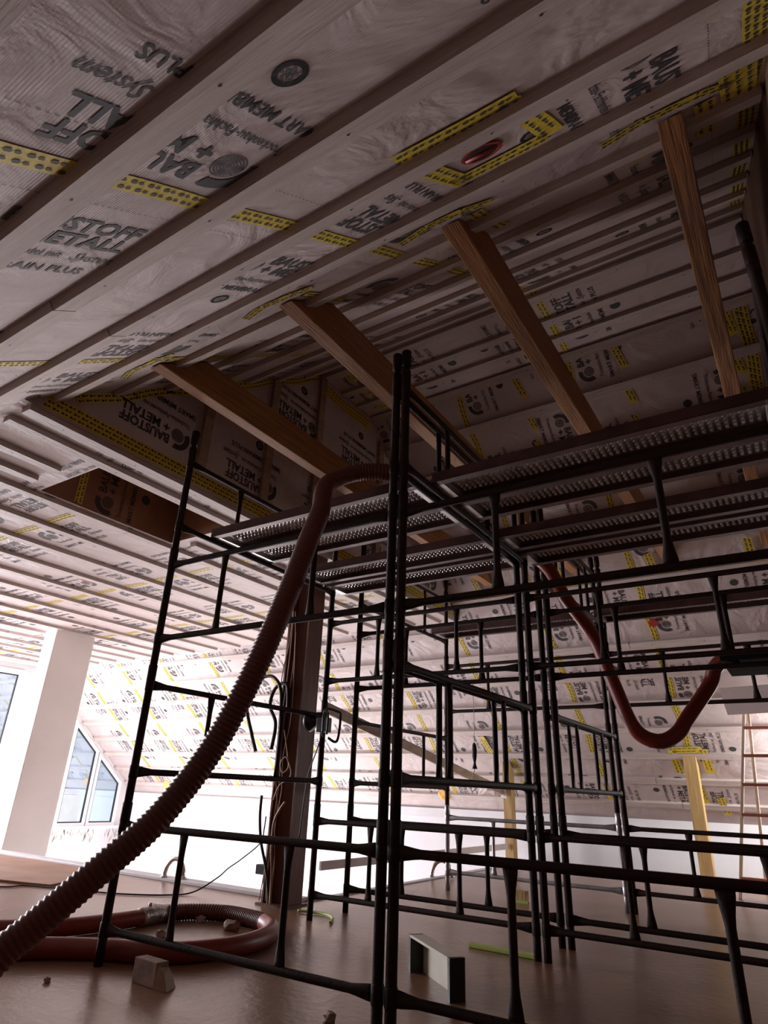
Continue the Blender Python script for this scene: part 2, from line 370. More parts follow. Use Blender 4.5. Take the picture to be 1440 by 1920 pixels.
# gable wall above the flat ceiling edge
gab = MB()
gab.add([(XG,YN,ZC),(XG,YE,ZC),(XG,YT1,ZT),(XG,YT0,ZT)], [(0,1,2,3)])
in_gab = lambda p: p[2] < min(zn(p[1]), zf(p[1]), ZT)-0.03 and p[2] > ZC+0.1
Zv = (0,0,1.)
for k in range(5):
    place_block(gab, BLK, (XG, 2.52+1.0*k, ZC+0.13), (0,-1.,0), Zv, (1.,0,0), 0.003, 1, in_gab, 0.95)
    place_block(gab, BLK, (XG, 2.02+1.0*k, ZC+1.02), (0,-1.,0), Zv, (1.,0,0), 0.003, 1, in_gab, 0.95)
tape(gab, (XG, YN+0.12, ZC+0.065), (0,1.,0), Zv, YE-YN-0.2, 0.11, (1.,0,0), 2, 1, rows=3)
uvN = np.array([0, 1/ln, tn/ln]); wN = np.array([0, tn/ln, -1/ln])
tape(gab, (XG, YN+0.3, zn(YN+0.3)-0.05), uvN, wN, 3.1, 0.07, (1.,0,0), 2, 1, rows=2, wob=0.01)
tape(gab, (XG, YT0+0.02, ZT-0.14), (0,1.,0), Zv, 0.9, 0.15, (1.,0,0), 2, 1, rows=3, wob=0.01)
gab.build('wall_gable', MM, kind='structure')

# plain walls
w = MB(); w.quad((XR,YB,-0.02),(XR,YF,-0.02),(XR,YF,ZT+.1),(XR,YB,ZT+.1)); w.build('wall_right', M['brown_plaster'], kind='structure')
w = MB(); w.quad((XW,YB,0),(XR,YB,0),(XR,YB,zn(YB)),(XW,YB,zn(YB))); w.build('wall_near', M['brown_plaster'], kind='structure')
ZL = -2.7; XV, YV = -3.75, 4.70       # stairwell void: x < XV, y > YV
w = MB(); w.quad((XW,YF,ZL),(XR,YF,ZL),(XR,YF,zf(YF)),(XW,YF,zf(YF))); w.build('wall_far', M['plaster'], kind='structure')
# left gable wall with openings
W1 = (2.2, 6.85, -0.05, 2.84)
W2 = (8.22, 8.90); W3 = (8.93, 9.62)
sill = -0.05; head = lambda y: zf(y)-0.12
w = MB()
def lw(pts): w.add([(XW, y, z) for y, z in pts], [tuple(range(len(pts)))])
lw([(YB,ZL),(YF,ZL),(YF,sill),(YB,sill)])
lw([(YB,sill),(W1[0],sill),(W1[0],ZC),(YN,ZC),(YB,zn(YB))])
lw([(W1[0],W1[3]),(W1[1],W1[3]),(W1[1],ZC),(W1[0],ZC)])
lw([(W1[1],sill),(W2[0],sill),(W2[0],zf(W2[0])),(YE,ZC),(W1[1],ZC)])
lw([(W2[0],head(W2[0])),(W3[1],head(W3[1])),(W3[1],zf(W3[1])),(W2[0],zf(W2[0]))])
lw([(W3[1],sill),(YF,sill),(YF,zf(YF)),(W3[1],zf(W3[1]))])
wl = w.build('wall_left', M['plaster'], kind='structure')
sm = MB()
for i in range(46):
    y = 8.2+1.75*random.random(); z = -0.12-0.2*random.random(); a = random.uniform(-0.5, 0.5); L = random.uniform(0.03, 0.10)
    t = Vector((0, math.sin(a), math.cos(a))); s2 = Vector((0, math.cos(a), -math.sin(a)))*random.uniform(0.006, 0.016)
    p = Vector((XW+0.006, y, z)); sm.add([p-t*L-s2*.3, p-s2, p+t*L, p+s2*.6], [(0,1,2,3)])
sm.build('mortar_smears', M['smear'], parent=wl)
def window(name, poly, fw=0.07, gasket_side=None):
    """poly in (y, z); frame from an inset of the polygon"""
    n = len(poly); cy = sum(p[0] for p in poly)/n; cz = sum(p[1] for p in poly)/n
    def inset(dd):
        out = []
        for i in range(n):
            p0, p1, p2 = Vector(poly[i-1]), Vector(poly[i]), Vector(poly[(i+1) % n])
            e1 = (p1-p0).normalized(); e2 = (p2-p1).normalized()
            n1 = Vector((-e1.y, e1.x)); n2 = Vector((-e2.y, e2.x))
            bis = (n1+n2); bis = bis/(bis.dot(n1)); out.append(p1+bis*dd)
        return out
    sgn = 1 if sum(poly[i-1][0]*poly[i][1]-poly[i][0]*poly[i-1][1] for i in range(n)) > 0 else -1
    A, B, G = [Vector(p) for p in poly], inset(sgn*fw), inset(sgn*(fw+0.022))
    f = MB()
    for i in range(n):
        j = (i+1) % n
        for (P, Q, x0, x1, mi) in ((A, B, XW+0.03, XW-0.05, 0), (B, G, XW+0.01, XW-0.03, 1)):
            vs = [(x, v[0], v[1]) for x in (x0, x1) for v in (P[i], P[j], Q[j], Q[i])]
            f.add(vs, [(0,1,2,3),(7,6,5,4),(0,4,5,1),(1,5,6,2),(2,6,7,3),(3,7,4,0)], mi)
    fr = f.build(name, [M['white_frame'], M['gasket']], kind='structure')
    g = MB(); g.add([(XW-0.01, v[0], v[1]) for v in G], [tuple(range(n))]); g.build('pane', M['glass'], parent=fr)
    return fr
window('window_1', [(W1[0],W1[2]),(W1[1],W1[2]),(W1[1],W1[3]),(W1[0],W1[3])], 0.10)
window('window_2', [(W2[0],sill),(W2[1],sill),(W2[1],head(W2[1])),(W2[0],head(W2[0]))], 0.06)
window('window_3', [(W3[0],sill),(W3[1],sill),(W3[1],head(W3[1])),(W3[0],head(W3[0]))], 0.06)
w = MB(); w.box((XW-0.02,W2[0]-0.1,sill-0.05),(XW+0.16,W3[1]+0.12,sill)); bevel(w.build('trim_1', M['white_frame'], kind='structure'))
# balcony outside, bale of insulation on it
w = MB(); w.box((XW-3.0,6.5,-0.35),(XW-0.06,YF+1,-0.12)); w.build('floor', M['screed_edge'], kind='structure')
b = empty('insulation_bale', (XW-0.75, 8.62, -0.12)); tag(b, 'olive yellow insulation bale with loose wrap, behind the left sloping window', 'insulation')
x = MB(); x.box((-0.3,-0.42,0),(0.3,0.42,0.66)); bevel(x.build('bale', M['bale'], parent=b), 0.05, 3)
x = MB(); rr = random.Random(3)
pts = [(0.34*math.cos(a)*(1+rr.uniform(-.2,.2)), 0.44*math.sin(a)*(1+rr.uniform(-.2,.2)), 0.66+rr.uniform(0,.10)) for a in np.linspace(0, 2*math.pi, 14, endpoint=False)]
x.add(pts+[(0,0,0.84),(0.1,0.2,0.80)], [(i, (i+1) % 14, 14) for i in range(14)]); x.build('wrapping', M['brownbox'], parent=b)

# floors
f = MB(); TH = 0.28
def slab(mb, lo, hi): mb.box(lo, hi)
slab(f, (XW,YB,-TH), (XR,YV,0)); slab(f, (XV,YV,-TH), (XR,YF,0))
f.build('floor', M['floor'], kind='structure')
f = MB(); f.quad((XW,YV,ZL),(XV,YV,ZL),(XV,YF,ZL),(XW,YF,ZL)); f.build('floor', M['plaster'], kind='structure')
f = MB(); f.quad((XW,YV,ZL),(XV,YV,ZL),(XV,YV,-TH),(XW,YV,-TH)); f.quad((XV,YV,ZL),(XV,YF,ZL),(XV,YF,-TH),(XV,YV,-TH)); f.build('wall_stairwell', M['plaster'], kind='structure')
f = MB(); f.box((XW,YV-0.13,0.0),(XV+0.0,YV+0.02,0.028)); f.box((XV-0.02,YV,0.0),(XV+0.05,YF,0.012)); bevel(f.build('trim_2', M['screed_edge'], kind='structure'))

# battens ------------------------------------------------------------------
BT = 0.036; tr = [3]
def batten(pts0, pts1, wdir, width, n_in, matl, joints=()):
    """from pts0 to pts1 along a surface; lower edge given, width goes along wdir"""
    a, b = Vector(pts0), Vector(pts1); wd = Vector(wdir)*width; nn = Vector(n_in)*BT
    mb = MB(); L = (b-a).length; t = (b-a)/L
    cuts = [0]+sorted(joints)+[L]
    for s0, s1 in zip(cuts, cuts[1:]):
        s0 += 0.003; s1 -= 0.003
        jt = 0.012*((hash((round(s0,2), tr[0])) % 5)-2)/2 if joints else 0
        c = a+t*(s0+s1)/2+wd*(0.5+jt/width*0.5)+nn*0.5
        mb.obox(c, t*(s1-s0)/2, wd/2, nn/2)
        k = int((s1-s0)/0.55)
        for i in range(k):           # screw heads
            p = a+t*(s0+0.25+0.55*i)+wd*0.5+nn*1.0+Vector(n_in)*0.0012
            e1 = t*0.005; e2 = Vector(wdir)*0.005
            mb.add([p-e1-e2*.4, p-e1*.4-e2, p+e1*.4-e2, p+e1-e2*.4, p+e1+e2*.4, p+e1*.4+e2, p-e1*.4+e2, p-e1+e2*.4], [tuple(range(8))], 1)
    o = mb.build('trim_%d' % tr[0], [matl, M['gasket']], kind='structure'); tr[0] += 1
    return o
for i in range(-2, 11):
    y = 0.43+0.3775*i
    if y > YT0-0.06: break
    xl = XG+0.01 if y > YN-0.12 else -11.0
    js = {1: [8.9], 2: [8.62], 0: [8.3]}.get(i, [])
    batten((xl, y, zn(y)), (XR-0.01, y, zn(y)), tN, 0.098, nN, M['batten'], js)
for y in (4.12, 4.46, 4.74): batten((XG+.01, y, ZT), (XR-.01, y, ZT), (0,1,0), 0.085, (0,0,-1), M['batten'], [2.1] if y > 4.4 else [])
k = 0
y = 5.03
while y < 9.95:
    xl = XG+.01 if y < YE-0.02 else XW+.01
    batten((xl, y, zf(y)), (XR-.01, y, zf(y)), tF, 0.09, nF, M['batten'], [11.3+0.4*math.sin(k)] if xl < -5 else [])
    y += 0.335; k += 1
batten((XG-0.005-0.11, YN+.05, ZC), (XG-0.115, YE-.05, ZC), (1,0,0), 0.10, (0,0,-1), M['batten_y'])
xb = -3.99+0.0
batten((-3.93, YN+.05, ZC), (-3.93, YE-.05, ZC), (1,0,0), 0.085, (0,0,-1), M['batten_y'])
for x0, j in ((-4.32, 0), (-4.62, 0)):
    batten((x0, YN+.05, ZC), (x0, HY0-.14, ZC), (1,0,0), 0.085, (0,0,-1), M['batten_y'])
    batten((x0, HY1+.1, ZC), (x0, YE-.05, ZC), (1,0,0), 0.085, (0,0,-1), M['batten_y'])
for i in range(15):
    x0 = -4.90-0.545*i
    batten((x0, YN+.05, ZC), (x0, YE-.05, ZC), (1,0,0), 0.085, (0,0,-1), M['batten_y'], [1.6+0.9*((i*7) % 4)])
for y in (2.72, 3.42, 4.08):       # gable studs
    zt_ = min(zn(y), ZT)-0.02
    batten((XG, y, ZC+0.13), (XG, y, zt_), (0,1,0), 0.085, (1,0,0), M['board_wood'])
batten((XG, 5.2, ZC+0.13), (XG, 5.2, zf(5.2)-0.1), (0,1,0), 0.085, (1,0,0), M['board_wood'])
# far slope foot board
w = MB(); w.box((XW+.01,YF-0.05,0.50),(XR-.01,YF-0.0,0.62)); w.build('trim_%d' % tr[0], M['plaster'], kind='structure'); tr[0] += 1

# ------------------------------------------------------------------ tie beams and timber posts
labs = ['tan tie beam above the left scaffold tower, leftmost of the roof beams',
        'tan tie beam passing just left of the tall twin scaffold posts',
        'tan tie beam right of the twin scaffold posts, its end split at the roof',
        'weathered dark tie beam with strong grain, rightmost under the roof']
for i, bx in enumerate(BX):
    y0 = ye+0.0; zt_ = BZ+BH
    ya = YN+(BZ-ZC)/tn; yb = min(YN+(zt_-ZC)/tn, 99)
    yc = YE-(BZ-ZC)/tf; yd = YE-(zt_-ZC)/tf
    g = 0.012
    prof = [(ya+g, BZ), (yb+g, zt_), (yd-g, zt_), (yc-g, BZ)]
    mb = MB()
    vs = [(bx-bx+xx, y, z) for xx in (0, BW) for y, z in prof]
    mb.add([(x+bx, y, z) for x, y, z in vs], [(0,1,2,3),(7,6,5,4),(0,4,5,1),(1,5,6,2),(2,6,7,3),(3,7,4,0)])
    o = mb.build('tie_beam', M['old_beam'] if i == 3 else M['beam']); bevel(o, 0.006)
    tag(o, labs[i], 'beam', 'roof tie beams')
def timber_post(x0, x1, y0, y1, label):
    mb = MB(); zt0, zt1 = zf(y0)-0.03, zf(y1)-0.03
    mb.add([(x0,y0,0),(x1,y0,0),(x1,y1,0),(x0,y1,0),(x0,y0,zt0),(x1,y0,zt0),(x1,y1,zt1),(x0,y1,zt1)],
           [(0,3,2,1),(4,5,6,7),(0,1,5,4),(1,2,6,5),(2,3,7,6),(3,0,4,7)])
    o = mb.build('timber_post', M['post_wood']); bevel(o, 0.006); tag(o, label, 'post', 'timber posts under the roof slope')
timber_post(-1.405, -1.255, 9.05, 9.19, 'yellowish timber post against the roof slope, topped by yellow tape, at right')
timber_post(-3.88, -3.755, 9.16, 9.30, 'yellowish timber post with a brace meeting it, left of the twin inner scaffold posts')
pf = MB()
patch(pf, [(-1.50,9.30),(-1.50,9.00),(-1.16,9.00),(-1.13,9.30)], zf, nF, width=0.10, off=0.03)
patch(pf, [(-1.12,9.62),(-1.08,9.85)], zf, nF, width=0.09, off=0.03)
patch(pf, [(-3.98,9.05),(-4.02,8.8)], zf, nF, width=0.09, off=0.03)
for bx in BX:
    yy = YE-(BZ-ZC)/tf
    patch(pf, [(bx-0.12,yy-0.1),(bx-0.10,yy+0.08),(bx+BW+0.12,yy+0.08)], zf, nF, width=0.08, off=0.03)
    for q in range(4): patch(pf, [(bx+BW+0.03,YT1+0.05+0.28*q),(bx+BW+0.07,YT1+0.24+0.28*q)], zf, nF, width=0.07, off=0.004)
patch(pf, [(0.22,5.0),(0.22,6.4)], zf, nF, width=0.10, rows=3, off=0.005)
pf.build('adhesive_tape', MM, parent=fo)
# slanting brace and rail boards
mb = MB(); mb.beam((-3.66,4.66,1.52),(-3.86,9.14,0.90),0.03,0.10); tag(bevel(mb.build('brace_board', M['board_wood'])), 'slanting brown board running from the dark steel post to a timber post', 'board')
mb = MB(); mb.beam((-3.80,4.9,0.235),(-3.84,9.14,0.205),0.03,0.07); tag(bevel(mb.build('guard_board', M['pink_board'])), 'long pale low board along the stairwell edge', 'board')

# ------------------------------------------------------------------ columns
mb = MB(); mb.box((-9.56,5.08,ZL),(-9.25,5.72,ZC)); o = bevel(mb.build('column', M['column_plaster']), 0.01)
tag(o, 'thick white plastered column rising from the stairwell at far left', 'column')
sp = empty('steel_post', (-3.775, 4.40, 0)); tag(sp, 'dark red-brown H-section post with cables, floor to ceiling beside the coiled hose', 'post')
mb = MB(); h = ZC-0.005
mb.box((-0.125,-0.10,0),(-0.108,0.10,h)); mb.box((0.108,-0.10,0),(0.125,0.10,h)); mb.box((-0.108,-0.007,0),(0.108,0.007,h)); mb.build('column_section', M['post_steel'], parent=sp)
mb = MB(); mb.box((-0.16,-0.13,0.0),(0.16,0.13,0.014)); mb.build('base_plate', M['post_steel'], parent=sp)
mb = MB(); mb.box((-0.22,-0.10,0.20),(-0.126,-0.03,0.27)); ob = mb.build('socket_box', M['black'], parent=sp); bevel(ob); ob['label'] = 'black socket box'

# ------------------------------------------------------------------ scaffold frames
FW, FH, RP = 1.67, 0.745, 0.0225
RZ1, RZ2 = 0.155, 0.628
def make_frame():
    root = empty('scaffold_frame')
    for x in (0.0, FW):
        mb = MB()
        prof = [(0.0, RP*.98), (0.10, RP*1.0), (0.105, RP), (FH-0.10, RP), (FH-0.095, RP*1.16), (FH-0.004, RP*1.16), (FH, RP*0.99)]
        mb.sweep([(x,0,z) for z, _ in prof], [r for _, r in prof], 14)
        for z in (RZ1, RZ2): mb.sweep([(x,0,z-0.035),(x,0,z-0.03),(x,0,z+0.03),(x,0,z+0.035)], [RP, RP*1.13, RP*1.13, RP], 14)
        mb.build('upright', M['scaffold'], parent=root)
    for z in (RZ1, RZ2):
        mb = MB(); a, b = RP*0.9, FW-RP*0.9
        xs = [a, a+0.02, a+0.07, a+0.10, b-0.10, b-0.07, b-0.02, b]
        rr = [(0.029, 0.012), (0.028, 0.012), (0.021, 0.017), (0.0175, 0.0175), (0.0175, 0.0175), (0.021, 0.017), (0.028, 0.012), (0.029, 0.012)]
        mb.sweep([(x,0,z) for x in xs], rr, 14, ref=(0,0,1)); mb.build('rail', M['scaffold'], parent=root)
    for x in (0.49, 1.18):
        mb = MB(); a, b = RZ1+0.012, RZ2-0.012
        zs = [a, a+0.02, a+0.07, a+0.10, b-0.10, b-0.07, b-0.02, b]
        rr = [(0.030, 0.010), (0.028, 0.010), (0.019, 0.014), (0.0155, 0.0155), (0.0155, 0.0155), (0.019, 0.014), (0.028, 0.010), (0.030, 0.010)]
        mb.sweep([(x,0,z) for z in zs], rr, 12, ref=(1,0,0)); mb.build('strut', M['scaffold'], parent=root)
    return root
XA = (-3.221, -1.491); YA = (2.40, 4.50)
tiers = ['bottom', 'second', 'third', 'top']
proto = make_frame(); used = False
first_frame = None
def tower(x0, y0, tname):
    global used
    for k in range(4):
        for s in (0, 1):
            if not used: o = proto; used = True
            else: o = copy_tree(proto)
            if k % 2 == 0:
                o.location = (x0, y0+s*FW, FH*k); o.rotation_euler = (0,0,0); side = ('side nearest the camera', 'side facing away')[s]
            else:
                o.location = (x0+s*FW, y0, FH*k); o.rotation_euler = (0,0,math.pi/2); side = ('left side', 'right side')[s]
            tag(o, 'dark brown scaffold frame, %s tier, %s of the %s tower' % (tiers[k], side, tname), 'scaffold frame', 'stacked scaffold tower frames')
for (x0, y0, nm) in ((XA[0], YA[0], 'front left'), (XA[1], YA[0], 'front right'), (XA[0], YA[1], 'rear left'), (XA[1], YA[1], 'rear right')):
    tower(x0, y0, nm)
# the back bottom frame of the rear left tower is bare galvanised tube
for o in [x for x in COL.objects if x.name.startswith('scaffold_frame') and 'bottom tier, side facing away of the rear left' in x.get('label', '')]:
    o['label'] = 'bare silvery scaffold frame at the bottom back of the rear left tower'
    for c in [x for x in COL.objects if x.parent == o]:
        c.material_slots[0].link = 'OBJECT'; c.material_slots[0].material = M['scaffold_bright']
# slotted spigots standing in the top ends
spig = None
def spigot(x, y, label, top=0.13):
    mb = MB(); z = FH*4
    mb.sweep([(0,0,-0.02),(0,0,0.025)], 0.0175, 12); mb.sweep([(0,0,0.025),(0,0,0.028),(0,0,top)], [0.0175, 0.0265, 0.0265], 12)
    o = mb.build('tube_socket', M['scaffold']); o.location = (x, y, z); tag(o, label, 'scaffold socket', 'sockets on top of the scaffold posts')
for x0, tn2 in ((XA[0], 'left'), (XA[1], 'right')):
    for y0, fn in ((YA[0], 'front'), (YA[1], 'rear')):
        for i, sx in enumerate(('left', 'right')):
            for j, sy in enumerate(('near', 'far')):
                spigot(x0+i*FW, y0+j*FW, 'dark tube socket atop the %s %s post of the %s %s tower' % (sy, sx, fn, tn2))

# ------------------------------------------------------------------ steel planks
PW, PLN = 0.29, 1.64
def make_plank():
    root = empty('steel_plank')
    mb = MB(); nx, ny = 46, 7; cx, cy = (PLN-0.12)/nx, (PW-0.04)/ny
    for i in range(nx):
        for j in range(ny):
            ox, oy = 0.06+cx*(i+.5), 0.02+cy*(j+.5); st = 0
            outer = [(ox+sx*cx/2, oy+sy*cy/2) for sx, sy in ((1,0),(1,1),(0,1),(-1,1),(-1,0),(-1,-1),(0,-1),(1,-1))]
            rr = 0.0115
            inner = [(ox+rr*math.cos(a), oy+rr*math.sin(a)) for a in [k*math.pi/4 for k in range(8)]]
            vs = [(x,y,0.058) for x, y in outer]+[(x,y,0.058) for x, y in inner]+[(ox+(x-ox)*.72,oy+(y-oy)*.72,0.050) for x, y in inner]
            fs = [(k, (k+1) % 8, 8+(k+1) % 8, 8+k) for k in range(8)]+[(8+k, 8+(k+1) % 8, 16+(k+1) % 8, 16+k) for k in range(8)]
            mb.add(vs, fs)
    mb.quad((0,0,0.058),(0.06,0,0.058),(0.06,PW,0.058),(0,PW,0.058)); mb.quad((PLN-0.06,0,0.058),(PLN,0,0.058),(PLN,PW,0.058),(PLN-0.06,PW,0.058))
    mb.quad((0.06,0,0.058),(PLN-.06,0,0.058),(PLN-.06,0.02,0.058),(0.06,0.02,0.058)); mb.quad((0.06,PW-.02,0.058),(PLN-.06,PW-.02,0.058),(PLN-.06,PW,0.058),(0.06,PW,0.058))
    mb.build('tread_panel', M['galv'], parent=root)
    for y, s in ((0.0, 1), (PW, -1)):
        mb = MB(); mb.box((0,min(y,y+s*0.003),0),(PLN,max(y,y+s*0.003),0.06)); mb.box((0,min(y,y+s*0.045),0),(PLN,max(y,y+s*0.045),0.004))
        mb.build('side_flange', M['galv_shade'], parent=root)
    for x in (0.0, PLN-0.05):
        mb = MB(); mb.box((x,0.002,0.0),(x+0.05,PW-0.002,0.045)); mb.build('end_bracket', M['galv'], parent=root)
    for x, s in ((0.0, -1), (PLN, 1)):
        for y in (0.05, PW-0.05):
            mb = MB(); mb.sweep([(x-s*0.01,y,0.04),(x+s*0.012,y,0.052),(x+s*0.030,y,0.050),(x+s*0.042,y,0.036),(x+s*0.042,y,0.012)], [(0.006,0.014)]*5, 8)
            mb.build('hook', M['galv'], parent=root)
    return root
zp = FH*3+RZ1+0.012
pl = make_plank(); pused = False
plist = [(XA[0], 2.66, 'steel scaffold plank under the hose arch, nearest one on the left tower'), (XA[0], 2.985, 'steel plank second from the front on the left tower'),
         (XA[0], 3.58, 'steel plank third from the front on the left tower'), (XA[0], 3.93, 'steel plank fourth from the front on the left tower'),
         (XA[1], 2.67, 'wide perforated steel plank at upper right, nearest the camera'), (XA[1], 2.985, 'steel plank second from the front on the right tower'),
         (XA[1], 3.58, 'steel plank third from the front on the right tower'), (XA[1], 3.93, 'steel plank fourth from the front on the right tower'),
         (XA[0], 5.80, 'lone steel plank near the back of the rear left tower'), (XA[1], 5.80, 'lone steel plank near the back of the rear right tower')]
for x0, y0, lab in plist:
    o = pl if not pused else copy_tree(pl); pused = True
    o.location = (x0+0.015, y0, zp); tag(o, lab, 'scaffold plank', 'perforated steel planks on the towers')

# ------------------------------------------------------------------ hoses
def corrugated(name, pts, r, matl, pitch=0.019, amp=0.004, seg=18, parent=None):
    P = smooth_path(pts, 24); d = [0]
    for a, b in zip(P, P[1:]): d.append(d[-1]+(b-a).length)
    L = d[-1]; n = int(L/pitch*4); out = []; rad = []; j = 0
    for i in range(n+1):
        s = L*i/n
        while j < len(d)-2 and d[j+1] < s: j += 1
        t = (s-d[j])/max(1e-9, d[j+1]-d[j]); out.append(P[j].lerp(P[j+1], t)); rad.append(r+amp*(0, 1, 1, 0)[i % 4])
    mb = MB(); mb.sweep(out, rad, seg); return mb.build(name, matl, parent=parent)
o = corrugated('corrugated_hose', [(-2.21,1.10,0.19),(-2.157,1.259,0.365),(-2.134,1.313,0.417),(-2.105,1.367,0.474),(-2.036,1.478,0.598),(-1.966,1.605,0.743),(-1.908,1.753,0.98),
    (-1.822,1.842,1.288),(-1.80,1.975,1.66),(-1.83,2.10,1.93),(-1.89,2.24,2.15),(-1.96,2.36,2.37),(-1.89,2.52,2.50),(-1.74,2.64,2.52),(-1.66,2.80,2.515),(-1.65,3.2,2.512),(-1.65,3.85,2.512)], 0.046, M['hose'])
tag(o, 'long red-brown corrugated hose rising from lower left and bending over the scaffold planks', 'hose')
mb = MB(); mb.sweep(smooth_path([(-1.66,4.02,2.513),(-1.60,4.20,2.53),(-1.50,4.34,2.51),(-1.416,4.40,2.42),(-1.357,4.543,2.234),(-1.255,4.805,1.996),(-1.127,4.763,1.623),(-1.035,4.705,1.357),(-0.968,4.739,1.254),(-0.857,4.765,1.221),
    (-0.756,4.804,1.274),(-0.682,4.861,1.382),(-0.529,4.976,1.604),(-0.47,4.96,1.72),(-0.37,4.93,1.775),(-0.15,4.85,1.757),(0.08,4.8,1.757)], 8), 0.049, 16)
tag(mb.build('hanging_hose', M['hose_smooth']), 'smooth red hose hanging in a U between the rear towers at right', 'hose')
# coil on the floor
cz = 0.0485
coil = empty('coiled_hose', (-3.4, 2.9, 0)); tag(coil, 'thick red hose lying in a wide loop on the floor at lower left', 'hose')
off = Vector((3.4,-2.9,0))
mainp = [(-4.6,2.10),(-4.25,2.28),(-4.02,2.55),(-3.98,2.90),(-3.95,3.22)]
def rel(ps, z=cz): return [Vector((x,y,z))+off for x, y in ps]
mb = MB(); mb.sweep(smooth_path(rel([(-4.9,1.75),(-4.35,2.15),(-3.98,2.55),(-3.88,2.85),(-3.86,3.15)]), 8), 0.048, 16); mb.build('plain_section', M['hose_smooth'], parent=coil)
co = corrugated('ribbed_section', rel([(-3.88,3.33),(-3.80,3.50),(-3.60,3.62),(-3.38,3.62),(-3.20,3.58)]), 0.046, M['hose'], parent=coil)
mb = MB(); mb.sweep(smooth_path(rel([(-3.20,3.58),(-3.03,3.46),(-2.90,3.25),(-2.86,3.0),(-2.93,2.76),(-3.06,2.60),(-3.25,2.50),(-3.50,2.33),(-3.80,2.02),(-4.2,1.80),(-4.7,1.55)]), 8), 0.050, 16); mb.build('plain_section', M['hose_smooth'], parent=coil)
mb = MB(); mb.sweep(rel([(-3.86,3.12),(-3.865,3.14),(-3.875,3.22),(-3.885,3.24),(-3.887,3.28),(-3.89,3.36)]), [0.05,0.058,0.058,0.066,0.06,0.055], 18)
mb.sweep([Vector((-3.87,3.2,0.10))+off, Vector((-3.87,3.2,0.125))+off], 0.012, 8)
ob = mb.build('coupling', M['foil'], parent=coil); ob['label'] = 'silver taped hose coupling'

# ------------------------------------------------------------------ cables and conduits on the steel post
def cable(name, pts, r, matl, label, cat, group=None, n=8):
    mb = MB(); mb.sweep(smooth_path(pts, n), r, 8); o = mb.build(name, matl); tag(o, label, cat, group); return o
cable('conduit', [(-4.06,4.22,1.12),(-4.14,4.22,1.28),(-4.23,4.22,1.50),(-4.18,4.22,1.68),(-4.04,4.22,1.755),(-3.92,4.22,1.73),(-3.83,4.215,1.60),(-3.80,4.21,1.3)], 0.016, M['blackrub'], 'outer black conduit arching left of the steel post', 'conduit', 'black conduits on the steel post')
cable('conduit', [(-3.92,4.26,1.14),(-3.90,4.26,1.35),(-3.985,4.26,1.50),(-3.96,4.26,1.63),(-3.88,4.26,1.69),(-3.80,4.26,1.66),(-3.79,4.28,1.45)], 0.016, M['blackrub'], 'inner black conduit arch close against the steel post', 'conduit', 'black conduits on the steel post')
cable('conduit', [(-3.955,4.24,0.78),(-3.95,4.24,0.62),(-3.91,4.24,0.44),(-3.83,4.24,0.26),(-3.79,4.25,0.10),(-3.78,4.25,0.02)], 0.012, M['blackrub'], 'black conduit curving down to the foot of the steel post', 'conduit', 'black conduits on the steel post')
rc = random.Random(5)
for k, (x0, lab) in enumerate(((-3.87,'beige cable hanging down the far left of the steel post recess'), (-3.84,'beige cable hanging beside the leftmost one in the steel post recess'), (-3.80,'beige cable hanging down the middle of the steel post recess'), (-3.77,'beige cable hanging against the right flange of the steel post'))):
    pts = [(x0+rc.uniform(-.03,.03), 4.29+rc.uniform(-.02,.0), z) for z in np.linspace(2.75-0.2*k, 0.03, 9)]
    cable('cable', pts, 0.0045, M['beige'], lab, 'cable', 'beige cables hanging on the steel post')
cable('cable', [(-3.80,4.27,1.30),(-3.73,4.26,1.10),(-3.70,4.25,1.00),(-3.76,4.25,0.96),(-3.79,4.25,1.03),(-3.74,4.25,1.08),(-3.69,4.25,1.02),(-3.665,4.25,0.95),(-3.70,4.25,0.90),(-3.78,4.25,0.86),(-3.84,4.26,0.75)], 0.005, M['beige'], 'beige cable twisted in loose loops halfway down the steel post', 'cable')
cable('cable', [(-3.70,4.25,0.74),(-3.75,4.25,0.68),(-3.80,4.25,0.58),(-3.80,4.25,0.40),(-3.77,4.25,0.2),(-3.75,4.24,0.02)], 0.010, M['beige'], 'thick bent beige cable end standing at the foot of the steel post', 'cable')
cable('power_cable', [(-6.6,3.10,0.008),(-5.93,3.32,0.008),(-5.85,3.50,0.008),(-5.39,3.66,0.008),(-5.0,3.79,0.008),(-4.70,4.02,0.008),(-4.60,4.22,0.02),(-4.5,4.38,0.12),(-4.40,4.40,0.20),(-4.265,4.41,0.281),(-4.071,4.41,0.414),(-4.0,4.36,0.52),(-3.92,4.28,0.62)], 0.006, M['blackrub'], 'thin black power cable trailing across the bright floor to the steel post', 'cable')
cable('lamp_cable', [(-3.20,4.02,1.20),(-3.26,4.06,1.12),(-3.34,4.08,0.95),(-3.36,4.08,0.80),(-3.40,4.1,0.5)], 0.005, M['blackrub'], 'thin black cable hanging from the work lamp', 'cable')

